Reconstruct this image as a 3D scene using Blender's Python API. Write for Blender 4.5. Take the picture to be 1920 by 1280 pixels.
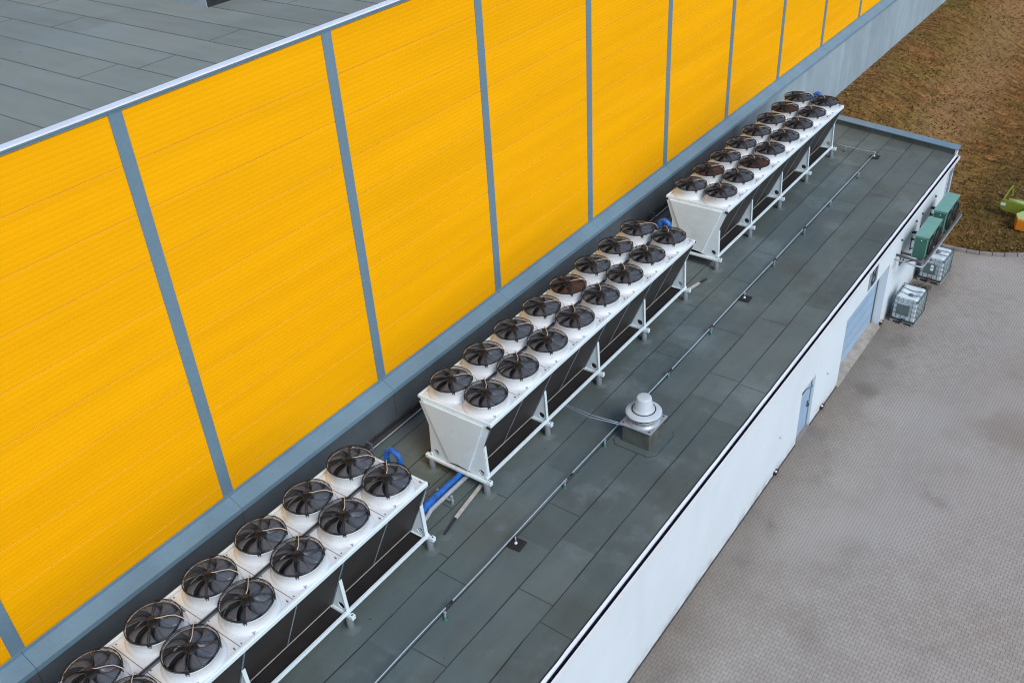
import bpy, bmesh, math, random
from mathutils import Vector, Matrix
random.seed(11)
S = bpy.context.scene
for o in list(bpy.data.objects): bpy.data.objects.remove(o)
C = S.collection
R = math.radians

# ------------------------------------------------------------------ camera, sky, sun, exposure
cd = bpy.data.cameras.new("camera"); cam = bpy.data.objects.new("camera", cd); C.objects.link(cam)
cam.location = (11.7276, -12.7917, 12.6201)
cam.rotation_mode = 'XYZ'; cam.rotation_euler = (0.974206, 0.054403, 0.623358)
cd.sensor_fit = 'HORIZONTAL'; cd.sensor_width = 36.0; cd.lens = 1791.118/1920*36
cd.clip_start = 0.1; cd.clip_end = 3000
S.camera = cam
S.render.resolution_x = 1024; S.render.resolution_y = 682

SUN_EL, SUN_AZ = R(44), R(113)       # azimuth clockwise from +Y
w = bpy.data.worlds.new("World"); S.world = w; w.use_nodes = True
nt = w.node_tree; bg = nt.nodes["Background"]
sky = nt.nodes.new("ShaderNodeTexSky"); sky.sky_type = 'NISHITA'; sky.sun_disc = False
sky.sun_elevation = SUN_EL; sky.sun_rotation = SUN_AZ
sky.dust_density = 1.5; sky.ozone_density = 1.0; sky.air_density = 1.0
hs = nt.nodes.new("ShaderNodeHueSaturation"); hs.inputs["Saturation"].default_value = 1.05   # thin even cloud
nt.links.new(sky.outputs[0], hs.inputs["Color"]); nt.links.new(hs.outputs[0], bg.inputs[0])
bg.inputs[1].default_value = 0.15
sd = bpy.data.lights.new("sun", 'SUN'); sun = bpy.data.objects.new("sun", sd); C.objects.link(sun)
sd.energy = 1.3; sd.angle = R(20); sd.color = (1.0, 0.985, 0.96)
dirv = Vector((math.sin(SUN_AZ)*math.cos(SUN_EL), math.cos(SUN_AZ)*math.cos(SUN_EL), math.sin(SUN_EL)))
sun.rotation_euler = dirv.to_track_quat('Z', 'Y').to_euler()
S.view_settings.view_transform = 'Standard'; S.view_settings.look = 'None'
S.view_settings.gamma = 1.0; S.view_settings.exposure = 0.25
S.render.engine = 'CYCLES'
S.cycles.filter_width = 1.15

# ------------------------------------------------------------------ materials
class N:
    """small node-graph helper"""
    def __init__(s, name):
        s.m = bpy.data.materials.new(name); s.m.use_nodes = True
        s.t = s.m.node_tree; s.b = s.t.nodes["Principled BSDF"]
        s.pos = s.t.nodes.new("ShaderNodeNewGeometry").outputs["Position"]
    def put(s, sock, v):
        if isinstance(v, bpy.types.NodeSocket): s.t.links.new(v, sock)
        else:
            if isinstance(v, (tuple, list)) and len(v) == 3 and sock.type == 'RGBA': v = (*v, 1)
            sock.default_value = v
    def math(s, op, a, b=None, c=None, clamp=False):
        n = s.t.nodes.new("ShaderNodeMath"); n.operation = op; n.use_clamp = clamp
        s.put(n.inputs[0], a)
        if b is not None: s.put(n.inputs[1], b)
        if c is not None: s.put(n.inputs[2], c)
        return n.outputs[0]
    def sep(s, v):
        n = s.t.nodes.new("ShaderNodeSeparateXYZ"); s.put(n.inputs[0], v); return n.outputs
    def comb(s, x, y, z):
        n = s.t.nodes.new("ShaderNodeCombineXYZ")
        for i, q in enumerate((x, y, z)): s.put(n.inputs[i], q)
        return n.outputs[0]
    def mapping(s, v, scale=(1,1,1), loc=(0,0,0), rot=(0,0,0)):
        n = s.t.nodes.new("ShaderNodeMapping"); s.put(n.inputs[0], v)
        n.inputs["Scale"].default_value = scale; n.inputs["Location"].default_value = loc; n.inputs["Rotation"].default_value = rot
        return n.outputs[0]
    def noise(s, v=None, scale=5, detail=4, rough=0.55, dist=0):
        n = s.t.nodes.new("ShaderNodeTexNoise"); s.put(n.inputs["Vector"], s.pos if v is None else v)
        n.inputs["Scale"].default_value = scale; n.inputs["Detail"].default_value = detail
        n.inputs["Roughness"].default_value = rough; n.inputs["Distortion"].default_value = dist
        return n.outputs[0]
    def white(s, v):
        n = s.t.nodes.new("ShaderNodeTexWhiteNoise"); s.put(n.inputs[0], v); return n.outputs[0]
    def voro(s, v=None, scale=5):
        n = s.t.nodes.new("ShaderNodeTexVoronoi"); s.put(n.inputs["Vector"], s.pos if v is None else v)
        n.inputs["Scale"].default_value = scale; return n.outputs["Distance"]
    def step(s, v, lo, hi, a=0.0, b=1.0):
        n = s.t.nodes.new("ShaderNodeMapRange"); n.interpolation_type = 'SMOOTHSTEP'
        s.put(n.inputs[0], v); n.inputs[1].default_value = lo; n.inputs[2].default_value = hi
        n.inputs[3].default_value = a; n.inputs[4].default_value = b; return n.outputs[0]
    def mix(s, f, a, b, mode='MIX'):
        n = s.t.nodes.new("ShaderNodeMix"); n.data_type = 'RGBA'; n.blend_type = mode
        s.put(n.inputs[0], f); s.put(n.inputs[6], a); s.put(n.inputs[7], b); return n.outputs[2]
    def mul(s, col, f):
        """scale a colour by a scalar socket"""
        return s.mix(1.0, col, s.comb(f, f, f), 'MULTIPLY')
    def bump(s, h, strength=0.3, dist=0.02):
        n = s.t.nodes.new("ShaderNodeBump"); n.inputs["Strength"].default_value = strength
        n.inputs["Distance"].default_value = dist; s.put(n.inputs["Height"], h)
        s.t.links.new(n.outputs[0], s.b.inputs["Normal"])
    def fin(s, col, rough=0.5, metal=0.0, spec=0.5):
        s.put(s.b.inputs["Base Color"], col); s.put(s.b.inputs["Roughness"], rough)
        s.b.inputs["Metallic"].default_value = metal; s.b.inputs["Specular IOR Level"].default_value = spec
        return s.m

def paint(name, col, rough=0.45, amt=0.10, scale=2.0, metal=0.0, dirt=None, dscale=1.2, spec=0.5, fine=0.05, bump=0.0):
    """painted or metal surface: uneven sheen, large soft variation, fine grain and optional dirt patches"""
    n = N(name)
    f = n.step(n.noise(scale=scale, detail=5), 0.25, 0.75, 1-amt, 1+amt)
    g = n.step(n.noise(scale=scale*22, detail=2), 0.2, 0.8, 1-fine, 1+fine)
    c = n.mul(col, n.math('MULTIPLY', f, g))
    if dirt:
        d = n.step(n.noise(scale=dscale, detail=8, rough=0.7), 0.52, 0.78, 0, dirt[1])
        c = n.mix(d, c, dirt[0])
    r = n.step(n.noise(scale=scale*3, detail=3), 0.2, 0.8, rough-0.08, rough+0.08)
    if bump: n.bump(n.noise(scale=scale*30, detail=3), bump, 0.01)
    return n.fin(c, r, metal, spec)

M = {}
M['white']   = paint('white_coated_steel', (.70,.82,.87), .42, .05, 1.5, dirt=((.40,.38,.33), .40), dscale=1.6)
M['deckwhite'] = paint('weathered_white_steel', (.66,.715,.745), .45, .06, 2.2, dirt=((.42,.38,.30), .5), dscale=2.4)
M['flash']   = paint('blue_grey_flashing', (.185,.265,.345), .42, .07, .8, dirt=((.12,.15,.19), .4))
M['pilaster']= paint('blue_grey_cover_strip', (.150,.248,.322), .5, .05, .6)
M['ledge']   = paint('blue_grey_sill', (.155,.270,.360), .42, .08, .9, dirt=((.16,.19,.23), .35), dscale=2.0)
M['coping']  = paint('pale_coping', (.72,.77,.82), .4, .05, .8)
M['galv']    = paint('galvanised_steel', (.40,.45,.49), .42, .12, 5, metal=.35)
M['rod']     = paint('aluminium_rod', (.46,.55,.63), .4, .08, 4, metal=.3)
M['black']   = paint('black_plastic', (.018,.018,.020), .5, .15, 8)
M['blade']   = paint('dark_fan_blade', (.125,.155,.195), .36, .15, 4, spec=.6)
M['guard']   = paint('black_wire', (.012,.014,.018), .5, .1, 8)
M['throat']  = paint('grey_fan_throat', (.085,.088,.092), .55, .15, 5)
M['rust']    = paint('rusty_brown_blade', (.105,.045,.030), .6, .3, 4)
M['footgrey']= paint('grey_foot', (.15,.175,.20), .6, .12, 4)
M['ventgrey'] = paint('pale_grey_vent', (.50,.58,.63), .38, .06, 4, dirt=((.34,.37,.38), .4))
M['kerbfelt'] = paint('olive_grey_felt', (.078,.090,.078), .88, .25, 3, dirt=((.13,.14,.12), .5), dscale=2.5)
M['shadepan'] = paint('black_shade_pan', (.014,.013,.013), .7, .3, 3)
M['cavity']  = paint('dark_casing_interior', (.035,.028,.025), .7, .2, 5)
M['cable']   = paint('beige_cable', (.54,.46,.38), .6, .08, 9)
M['tray']    = paint('dark_cable_tray', (.11,.125,.14), .5, .15, 5)
M['shadowgap'] = paint('dark_joint', (.05,.055,.055), .7, .1, 5)
M['bluewrap']= paint('blue_pipe_wrap', (.004,.115,.47), .34, .4, 9, spec=.7, bump=.5)
M['greywrap']= paint('pale_pipe_wrap', (.42,.46,.50), .4, .12, 8, metal=.3)
M['padblack']= paint('rubber_pad', (.016,.015,.017), .75, .2, 6)
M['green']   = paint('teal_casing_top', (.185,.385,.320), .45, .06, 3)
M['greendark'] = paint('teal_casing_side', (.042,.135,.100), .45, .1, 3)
M['gatebl']  = paint('pale_blue_door', (.30,.45,.62), .4, .06, 1.2, dirt=((.18,.30,.46), .4))
M['concrete']= paint('worn_concrete', (.34,.31,.27), .85, .2, 3, dirt=((.16,.13,.10), .6), dscale=2.5, bump=.3)
M['kerb']    = paint('kerb_concrete', (.24,.22,.21), .85, .2, 4, dirt=((.13,.09,.07), .6), dscale=3)
M['hdpe']    = paint('translucent_white_plastic', (.62,.72,.76), .35, .06, 3)
M['cage']    = paint('zinc_cage', (.125,.175,.195), .45, .12, 6, metal=.2)
M['plate']   = paint('tank_label_sheet', (.10,.14,.145), .5, .15, 5)
M['pallet']  = paint('steel_pallet', (.24,.25,.25), .6, .2, 4)
M['wood']    = paint('old_wood', (.12,.10,.085), .85, .3, 5, dirt=((.05,.04,.03), .6))
M['lime']    = paint('lime_green_enamel', (.20,.255,.028), .4, .12, 3, dirt=((.16,.13,.05), .5))
M['limepale']= paint('pale_green_cover', (.42,.56,.22), .5, .08, 3)
M['orange']  = paint('orange_tarpaulin', (.80,.25,.012), .5, .1, 3)
M['brownpipe'] = paint('brown_grey_pipe', (.12,.11,.11), .45, .15, 4, metal=.4)
M['lamp']    = paint('lamp_glass', (.75,.62,.62), .2, .05, 5)
M['siggrey'] = paint('sign_grey', (.20,.27,.31), .5, .05, 5)
M['signdark']= paint('sign_dark', (.018,.026,.045), .5, .05, 5)
M['lath']    = paint('pale_channel', (.44,.44,.41), .6, .15, 5)
M['greenbase'] = paint('green_plastic_base', (.020,.115,.080), .55, .15, 6)
M['upstand'] = paint('bitumen_upstand', (.045,.047,.048), .85, .25, 4, bump=.3)

def m_coil():
    n = N('dark_finned_coil'); p = n.sep(n.pos)
    f = n.math('FRACT', n.math('MULTIPLY', p[1], 38.0))
    fin = n.step(n.math('ABSOLUTE', n.math('SUBTRACT', f, .5)), .1, .45, .75, 1.25)
    c = n.mix(n.noise(scale=1.3, detail=6), (.016,.015,.015), (.044,.036,.032))
    c = n.mul(c, fin)
    return n.fin(c, .6)
M['coil'] = m_coil()

def m_yellow():
    n = N('yellow_ribbed_cladding'); p = n.sep(n.pos)
    bay = n.math('FLOOR', n.math('DIVIDE', n.math('ADD', p[1], 9.457), 4.82))
    row = n.math('FLOOR', n.math('DIVIDE', n.math('ADD', p[2], 1.605), .895))
    rnd = n.white(n.comb(bay, row, 0.0))
    a = n.noise(n.mapping(n.pos, (1, .35, 2.2)), scale=.7, detail=4)
    c = n.mix(n.step(rnd, 0, 1), (.950,.442,.0016), (.970,.458,.0018))
    c = n.mul(c, n.step(a, .3, .7, .975, 1.02))
    band = n.noise(n.mapping(n.pos, (.3, .10, 2.6)), scale=1.0, detail=4)
    c = n.mul(c, n.step(band, .3, .7, .96, 1.03))
    return n.fin(c, n.step(a, .2, .8, .50, .60), 0, .08)
M['yellow'] = m_yellow()

M['yellowjoint'] = paint('yellow_panel_joint', (.80,.365,.002), .7, .10, .8)

def m_plinth():
    n = N('plinth_render'); p = n.sep(n.pos)
    a = n.noise(scale=.8, detail=6); g = n.noise(scale=45, detail=2)
    st = n.noise(n.mapping(n.pos, (1.5, 1.5, .10)), scale=1.1, detail=4)
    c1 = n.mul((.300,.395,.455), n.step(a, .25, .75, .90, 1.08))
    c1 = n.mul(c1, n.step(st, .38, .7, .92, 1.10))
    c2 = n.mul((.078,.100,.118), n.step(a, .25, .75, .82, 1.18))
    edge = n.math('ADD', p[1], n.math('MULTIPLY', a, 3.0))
    c = n.mix(n.step(edge, 20.0, 27.5), c2, c1)                 # darker tone on the annex side, blended to paler beyond
    c = n.mul(c, n.step(g, .2, .8, .93, 1.07))
    n.bump(g, .15, .01)
    return n.fin(c, .8)
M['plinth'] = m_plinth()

def m_roof(name, base, alt, warm, stripw, axis, off, seamcol_var=.10):
    n = N(name); p = n.sep(n.pos)
    s_, l_ = (p[0], p[1]) if axis == 0 else (p[1], p[0])
    strip = n.math('FLOOR', n.math('DIVIDE', n.math('SUBTRACT', s_, off), stripw))
    rnd = n.white(n.comb(strip, 3.3, 0.0))
    seg = n.math('FLOOR', n.math('ADD', n.math('DIVIDE', l_, 6.0), n.math('MULTIPLY', rnd, 7.0)))
    rnd2 = n.white(n.comb(strip, seg, 1.7))
    big = n.noise(scale=.33, detail=5, rough=.6)
    c = n.mix(n.step(big, .36, .66), base, alt)
    wn = n.noise(n.mapping(n.pos, (1,1,1), (17,3,0)), scale=.55, detail=5)
    c = n.mix(n.step(wn, .50, .70, 0, .7), c, warm)
    c = n.mul(c, n.step(rnd2, 0, 1, 1-seamcol_var, 1+seamcol_var))
    st = n.noise(n.mapping(n.pos, (3.0,.5,1) if axis == 0 else (.5,3.0,1)), scale=1.2, detail=5)
    c = n.mul(c, n.step(st, .3, .7, .95, 1.05))
    pale = n.noise(n.mapping(n.pos, (1,1,1), (5,31,0)), scale=.5, detail=7, rough=.65)
    c = n.mix(n.step(pale, .52, .70, 0, .36), c, (.235,.29,.305))
    g = n.noise(scale=60, detail=3, rough=.7)
    c = n.mul(c, n.step(g, .25, .75, .78, 1.22))
    sp = n.voro(scale=2.3)
    gate = n.step(n.noise(scale=.9), .45, .55)
    spot = n.math('MULTIPLY', n.math('SUBTRACT', 1.0, n.step(sp, .035, .06)), gate)
    c = n.mix(n.math('MULTIPLY', spot, .8), c, (.022,.022,.024))
    n.bump(g, .35, .008)
    return n.fin(c, .88, 0, .3)
M['roof'] = m_roof('grey_green_roof_felt', (.095,.128,.125), (.120,.151,.146), (.090,.101,.091), .853, 0, .91)
M['mainroof'] = m_roof('grey_roof_felt', (.215,.236,.205), (.245,.265,.230), (.240,.243,.208), .85, 1, -4.92, .05)
M['seam'] = paint('felt_seam', (.020,.026,.029), .9, .3, 3)
M['mainseam'] = paint('felt_seam_pale', (.10,.112,.108), .9, .3, 3)

def m_wall():
    n = N('white_rendered_wall'); p = n.sep(n.pos)
    a = n.noise(scale=.5, detail=5)
    c = n.mul((.64,.73,.79), n.step(a, .3, .7, .97, 1.03))
    st = n.noise(n.mapping(n.pos, (1.0, 2.2, .12)), scale=1.3, detail=6, rough=.6)
    c = n.mix(n.step(st, .55, .75, 0, .22), c, (.55,.60,.68))
    low = n.math('MULTIPLY', n.step(p[2], -5.6, -6.15), n.step(n.noise(scale=3, detail=6), .35, .7))
    c = n.mix(n.math('MULTIPLY', low, .85), c, (.30,.28,.26))    # splash marks along the foot of the wall
    g = n.noise(scale=70, detail=2); n.bump(g, .12, .006)
    return n.fin(c, .75)
M['wall'] = m_wall()

def m_paving():
    n = N('interlocking_pavers'); p = n.sep(n.pos)
    L, H = .160, .118
    u = n.math('DIVIDE', p[0], L); v = n.math('DIVIDE', p[1], H)
    k = n.math('ROUND', v)
    ph = n.math('SUBTRACT', u, n.math('MULTIPLY', k, .5))
    tri = n.math('PINGPONG', ph, .5)                            # 0 at block middle, .5 at block end
    W = n.math('SUBTRACT', 1.0, n.step(tri, .15, .35, 0, 2))
    d = n.math('SUBTRACT', n.math('SUBTRACT', v, k), n.math('MULTIPLY', W, .10))
    row = n.math('SUBTRACT', k, n.math('LESS_THAN', d, 0.0))
    uu = n.math('ADD', n.math('SUBTRACT', u, n.math('MULTIPLY', row, .5)), .5)
    col = n.math('FLOOR', uu)
    fr = n.math('SUBTRACT', uu, col)
    hd = n.math('MULTIPLY', n.math('MINIMUM', fr, n.math('SUBTRACT', 1.0, fr)), L)
    vd = n.math('MULTIPLY', n.math('ABSOLUTE', d), H)
    joint = n.math('MAXIMUM', n.math('SUBTRACT', 1.0, n.step(hd, .003, .0085)), n.math('MULTIPLY', n.math('SUBTRACT', 1.0, n.step(vd, .002, .0075)), .72))
    rnd = n.white(n.comb(col, row, 5.1))
    c = n.mix(rnd, (.340,.308,.268), (.396,.362,.318))
    big = n.noise(scale=.28, detail=6, rough=.6)
    c = n.mix(n.step(big, .42, .66, 0, .6), c, (.43,.405,.37))
    brn = n.noise(n.mapping(n.pos, (1,1,1), (9,2,0)), scale=.45, detail=6)
    c = n.mix(n.step(brn, .5, .72, 0, .5), c, (.250,.215,.175))
    stn = n.noise(n.mapping(n.pos, (1,1,1), (3,40,0)), scale=.75, detail=7, rough=.62)
    c = n.mix(n.step(stn, .60, .76, 0, .45), c, (.150,.135,.122))
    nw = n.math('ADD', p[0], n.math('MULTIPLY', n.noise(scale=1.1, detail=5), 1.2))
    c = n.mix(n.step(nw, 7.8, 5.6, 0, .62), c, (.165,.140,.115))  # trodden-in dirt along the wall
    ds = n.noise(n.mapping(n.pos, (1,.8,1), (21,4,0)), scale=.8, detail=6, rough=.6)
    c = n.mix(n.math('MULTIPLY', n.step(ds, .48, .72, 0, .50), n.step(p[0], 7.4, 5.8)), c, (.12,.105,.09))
    red = n.math('SUBTRACT', 1.0, n.step(n.voro(n.mapping(n.pos, (1,1.2,1), (.2,.1,0)), scale=.33), .05, .16))
    c = n.mix(n.math('MULTIPLY', red, .10), c, (.34,.20,.13))
    c = n.mul(c, n.step(n.noise(scale=55, detail=3), .2, .8, .90, 1.10))
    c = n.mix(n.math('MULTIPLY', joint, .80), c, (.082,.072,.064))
    n.bump(n.math('SUBTRACT', 1.0, joint), .4, .006)
    return n.fin(c, .85, 0, .3)
M['paving'] = m_paving()

def m_field():
    n = N('dry_grassland'); p = n.sep(n.pos)
    flow = n.mapping(n.pos, (.9, 2.6, 1), (0,0,0), (0,0,R(12)))
    a = n.noise(scale=.22, detail=6, rough=.6)
    b = n.noise(flow, scale=1.4, detail=8, rough=.68, dist=.5)
    f = n.noise(n.mapping(n.pos, (1.2,4.5,1), (0,0,0), (0,0,R(10))), scale=4.5, detail=8, rough=.75)
    c = n.mix(n.step(b, .30, .70), (.095,.052,.017), (.40,.205,.068))
    olive = n.mix(n.step(b, .3, .7), (.085,.062,.018), (.31,.205,.058))
    c = n.mix(n.step(a, .42, .60), c, olive)
    og = n.step(n.math('ADD', n.math('MULTIPLY', n.math('SUBTRACT', p[0], 4.2), .5), n.math('MULTIPLY', n.math('SUBTRACT', a, .5), 2.5)), .2, 1.3)
    c = n.mix(n.math('MULTIPLY', og, .7), c, n.mix(n.step(b, .3, .7), (.055,.045,.016), (.180,.125,.042)))
    # bare trodden strip curving through the grass
    cx = n.math('SUBTRACT', 2.75, n.math('MULTIPLY', n.math('SUBTRACT', p[1], 29.0), .06))
    dd = n.math('ABSOLUTE', n.math('ADD', n.math('SUBTRACT', p[0], cx), n.math('MULTIPLY', n.math('SUBTRACT', n.noise(scale=.5, detail=4), .5), 2.6)))
    track = n.math('MULTIPLY', n.step(dd, 2.0, .4), n.step(n.noise(scale=2.2, detail=6), .25, .5))
    c = n.mix(n.math('MULTIPLY', track, .55), c, n.mix(f, (.24,.145,.068), (.42,.27,.14)))
    c = n.mul(c, n.step(f, .28, .72, .50, 1.36))
    dk = n.noise(n.mapping(n.pos, (1,1.4,1), (50,0,0)), scale=2.6, detail=5, rough=.6)
    c = n.mix(n.step(dk, .60, .72, 0, .5), c, (.050,.034,.018))
    n.bump(n.math('ADD', f, b), .8, .12)
    return n.fin(c, .95, 0, .15)
M['field'] = m_field()

def m_tuft():
    n = N('dry_grass_blades')
    a = n.noise(scale=.5, detail=4); b = n.noise(scale=7, detail=3)
    c = n.mix(n.step(a, .38, .62), (.22,.13,.048), (.165,.122,.038))
    c = n.mul(c, n.step(b, .25, .75, .45, 1.7))
    return n.fin(c, .9, 0, .1)
M['tuft'] = m_tuft()

# ------------------------------------------------------------------ mesh helper
class MB:
    def __init__(s): s.v = []; s.f = []; s.mi = []; s.sm = []
    def add(s, vs, fs, m=0, sm=False):
        o = len(s.v); s.v += [tuple(q) for q in vs]
        for f in fs: s.f.append([o+i for i in f]); s.mi.append(m); s.sm.append(sm)
        return s
    def box(s, x0, x1, y0, y1, z0, z1, m=0):
        v = [(x,y,z) for z in (z0,z1) for y in (y0,y1) for x in (x0,x1)]
        return s.add(v, [(0,2,3,1),(4,5,7,6),(0,1,5,4),(2,6,7,3),(0,4,6,2),(1,3,7,5)], m)
    def bar(s, a, b, w, h, m=0, up=(0,0,1)):
        """rectangular bar from a to b; w across, h along up"""
        a, b = Vector(a), Vector(b); d = (b-a).normalized(); u = Vector(up)
        sd = d.cross(u)
        if sd.length < 1e-4: sd = d.cross(Vector((1,0,0)))
        sd.normalize(); u = sd.cross(d).normalized()
        v = []
        for p in (a, b):
            for i, j in ((-1,-1),(1,-1),(1,1),(-1,1)): v.append(p + sd*(i*w/2) + u*(j*h/2))
        return s.add(v, [(3,2,1,0),(4,5,6,7),(0,1,5,4),(1,2,6,5),(2,3,7,6),(3,0,4,7)], m)
    def tube(s, path, r, seg=8, m=0, caps=True, closed=False):
        P = [Vector(p) for p in path]; n = len(P); rr = r if isinstance(r, (list, tuple)) else [r]*n
        prev = None; v = []
        for i, p in enumerate(P):
            if closed: t = P[(i+1) % n] - P[i-1]
            else: t = P[min(i+1, n-1)] - P[max(i-1, 0)]
            t.normalize()
            if prev is None:
                ax = Vector((0,0,1)) if abs(t.z) < .9 else Vector((1,0,0))
                a = t.cross(ax).normalized()
            else:
                a = prev - t*prev.dot(t); a.normalize()
            prev = a; b = t.cross(a)
            for k in range(seg):
                an = 2*math.pi*k/seg; v.append(p + (a*math.cos(an) + b*math.sin(an))*rr[i])
        f = []
        for i in range(n if closed else n-1):
            j = (i+1) % n
            for k in range(seg):
                k2 = (k+1) % seg; f.append((i*seg+k, i*seg+k2, j*seg+k2, j*seg+k))
        s.add(v, f, m, True)
        if caps and not closed:
            o = len(s.v)-n*seg
            s.f.append([o+k for k in reversed(range(seg))]); s.mi.append(m); s.sm.append(False)
            s.f.append([o+(n-1)*seg+k for k in range(seg)]); s.mi.append(m); s.sm.append(False)
        return s
    def lathe(s, prof, c=(0,0,0), seg=32, m=0, sm=True, capb=False, capt=False):
        v = []; f = []
        for r, z in prof:
            for k in range(seg):
                a = 2*math.pi*k/seg; v.append((c[0]+r*math.cos(a), c[1]+r*math.sin(a), c[2]+z))
        for i in range(len(prof)-1):
            for k in range(seg):
                k2 = (k+1) % seg; f.append((i*seg+k, i*seg+k2, (i+1)*seg+k2, (i+1)*seg+k))
        o = len(s.v); s.add(v, f, m, sm)
        if capb: s.f.append([o+k for k in reversed(range(seg))]); s.mi.append(m); s.sm.append(False)
        if capt: s.f.append([o+(len(prof)-1)*seg+k for k in range(seg)]); s.mi.append(m); s.sm.append(False)
        return s
    def prism(s, poly, axis, d0, d1, m=0, holes=()):
        """extrude a 2-D polygon (with optional holes) along an axis; poly is in the other two axes, in order"""
        def to3(p, d):
            if axis == 'y': return (p[0], d, p[1])
            if axis == 'x': return (d, p[0], p[1])
            return (p[0], p[1], d)
        loops = [list(poly)] + [list(h) for h in holes]
        bm = bmesh.new(); es = []
        for lp in loops:
            vs = [bm.verts.new(to3(p, 0)) for p in lp]
            for i in range(len(vs)): es.append(bm.edges.new((vs[i], vs[(i+1) % len(vs)])))
        bmesh.ops.triangle_fill(bm, edges=es, use_beauty=True)
        bm.verts.index_update(); bm.verts.ensure_lookup_table()
        base = [tuple(v.co) for v in bm.verts]; tris = [[v.index for v in f.verts] for f in bm.faces]; bm.free()
        ai = 'xyz'.index(axis)
        def sh(p, d): q = list(p); q[ai] = d; return tuple(q)
        nb = len(base)
        v = [sh(p, d0) for p in base] + [sh(p, d1) for p in base]
        f = [t[::-1] for t in tris] + [[i+nb for i in t] for t in tris]
        o = 0
        for lp in loops:
            k = len(lp)
            for i in range(k): j = (i+1) % k; f.append((o+i, o+j, o+j+nb, o+i+nb))
            o += k
        return s.add(v, f, m)
    def build(s, name, mats, parent=None, bevel=0, loc=None, recalc=True):
        me = bpy.data.meshes.new(name); me.from_pydata(s.v, [], s.f)
        if not isinstance(mats, (list, tuple)): mats = [mats]
        for q in mats: me.materials.append(M[q] if isinstance(q, str) else q)
        me.polygons.foreach_set('material_index', s.mi); me.polygons.foreach_set('use_smooth', s.sm)
        if recalc:
            bm = bmesh.new(); bm.from_mesh(me); bmesh.ops.recalc_face_normals(bm, faces=bm.faces); bm.to_mesh(me); bm.free()
        me.update()
        o = bpy.data.objects.new(name, me); C.objects.link(o)
        if loc: o.location = loc
        if parent: o.parent = parent
        if bevel:
            b = o.modifiers.new('edge', 'BEVEL'); b.width = bevel; b.segments = 2; b.limit_method = 'ANGLE'; b.angle_limit = R(40)
        return o

def tag(o, label=None, cat=None, group=None, kind=None):
    if label: o['label'] = label
    if cat: o['category'] = cat
    if group: o['group'] = group
    if kind: o['kind'] = kind
    return o
def thing(name, label, cat, loc=(0,0,0), rz=0, group=None):
    o = bpy.data.objects.new(name, None); C.objects.link(o); o.location = loc; o.rotation_euler = (0,0,rz)
    o.empty_display_size = .2
    return tag(o, label, cat, group)
def inst(o, parent, loc=None, rz=None, name=None):
    c = o.copy(); C.objects.link(c); c.parent = parent
    if loc is not None: c.location = loc
    if rz is not None: c.rotation_euler = (0,0,rz)
    return c
def circ(cx, cz, r, n=14): return [(cx+r*math.cos(2*math.pi*k/n), cz+r*math.sin(2*math.pi*k/n)) for k in range(n)]

ZR = -2.35       # annex roof
ZG = -6.10       # paved yard
XW = -2.45       # yellow wall face
XP = -2.10       # plinth face
Y0, Y1 = -26.0, 70.0

# ------------------------------------------------------------------ the ground
def sstep(t): t = max(0., min(1., t)); return t*t*(3-2*t)
def ground_z(x, y):
    bank = sstep((4.6-x)/6.2)*2.2*sstep((y-23.0)/3.0)
    roll = .10*math.sin(x*.7+y*.31)+.06*math.sin(x*1.9-y*.8)+.05*math.sin(y*1.3+x*.5)
    return ZG-.03 + bank + roll*sstep((y-24.5)/3.0)*sstep((x+1.6)/2.5)
def grid(xs, ys, zf):
    mb = MB(); nx = len(xs)
    v = [(x,y,zf(x,y)) for y in ys for x in xs]
    f = [(j*nx+i, j*nx+i+1, (j+1)*nx+i+1, (j+1)*nx+i) for j in range(len(ys)-1) for i in range(nx-1)]
    return mb.add(v, f, 0, True)
xs = [-900,-300,-100,-40,-15,-8] + [-5+.35*i for i in range(60)] + [18,24,40,100,300,900]
ys = [-900,-300,-100,-40,0,15,20,22] + [23+.4*i for i in range(110)] + [68,75,90,140,300,900]
tag(grid(xs, ys, ground_z).build('ground', 'field'), kind='structure')

# paved yard: edge follows the kerb line
KERB = [(4.9,23.02),(5.35,23.0),(5.79,23.0),(6.24,23.03),(6.68,23.1),(7.11,23.24),(7.5,23.42),(7.9,23.64),(8.28,23.9),(8.65,24.2),(9.02,24.55),(9.36,24.92)]
pv = MB(); pl = [(4.9,-40),(60,-40),(60,60),(9.7,60)] + [(9.7,25.3)] + KERB[::-1]
pv.prism(pl, 'z', ZG-.3, ZG)
tag(pv.build('paving', 'paving'), kind='structure')
for i in range(len(KERB)-1):
    a, b = Vector((*KERB[i], ZG+.02)), Vector((*KERB[i+1], ZG+.02)); d = (b-a).normalized()
    k = MB().bar(a+d*.009, b-d*.009, .12, .22)
    o = k.build('kerb_stone', 'kerb', bevel=.012)
    mid = (a+b)/2
    tag(o, 'grey concrete kerb stone in the curved row between paving and dry grass', 'kerb stone', 'kerb stones along the edge of the paving')

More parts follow.
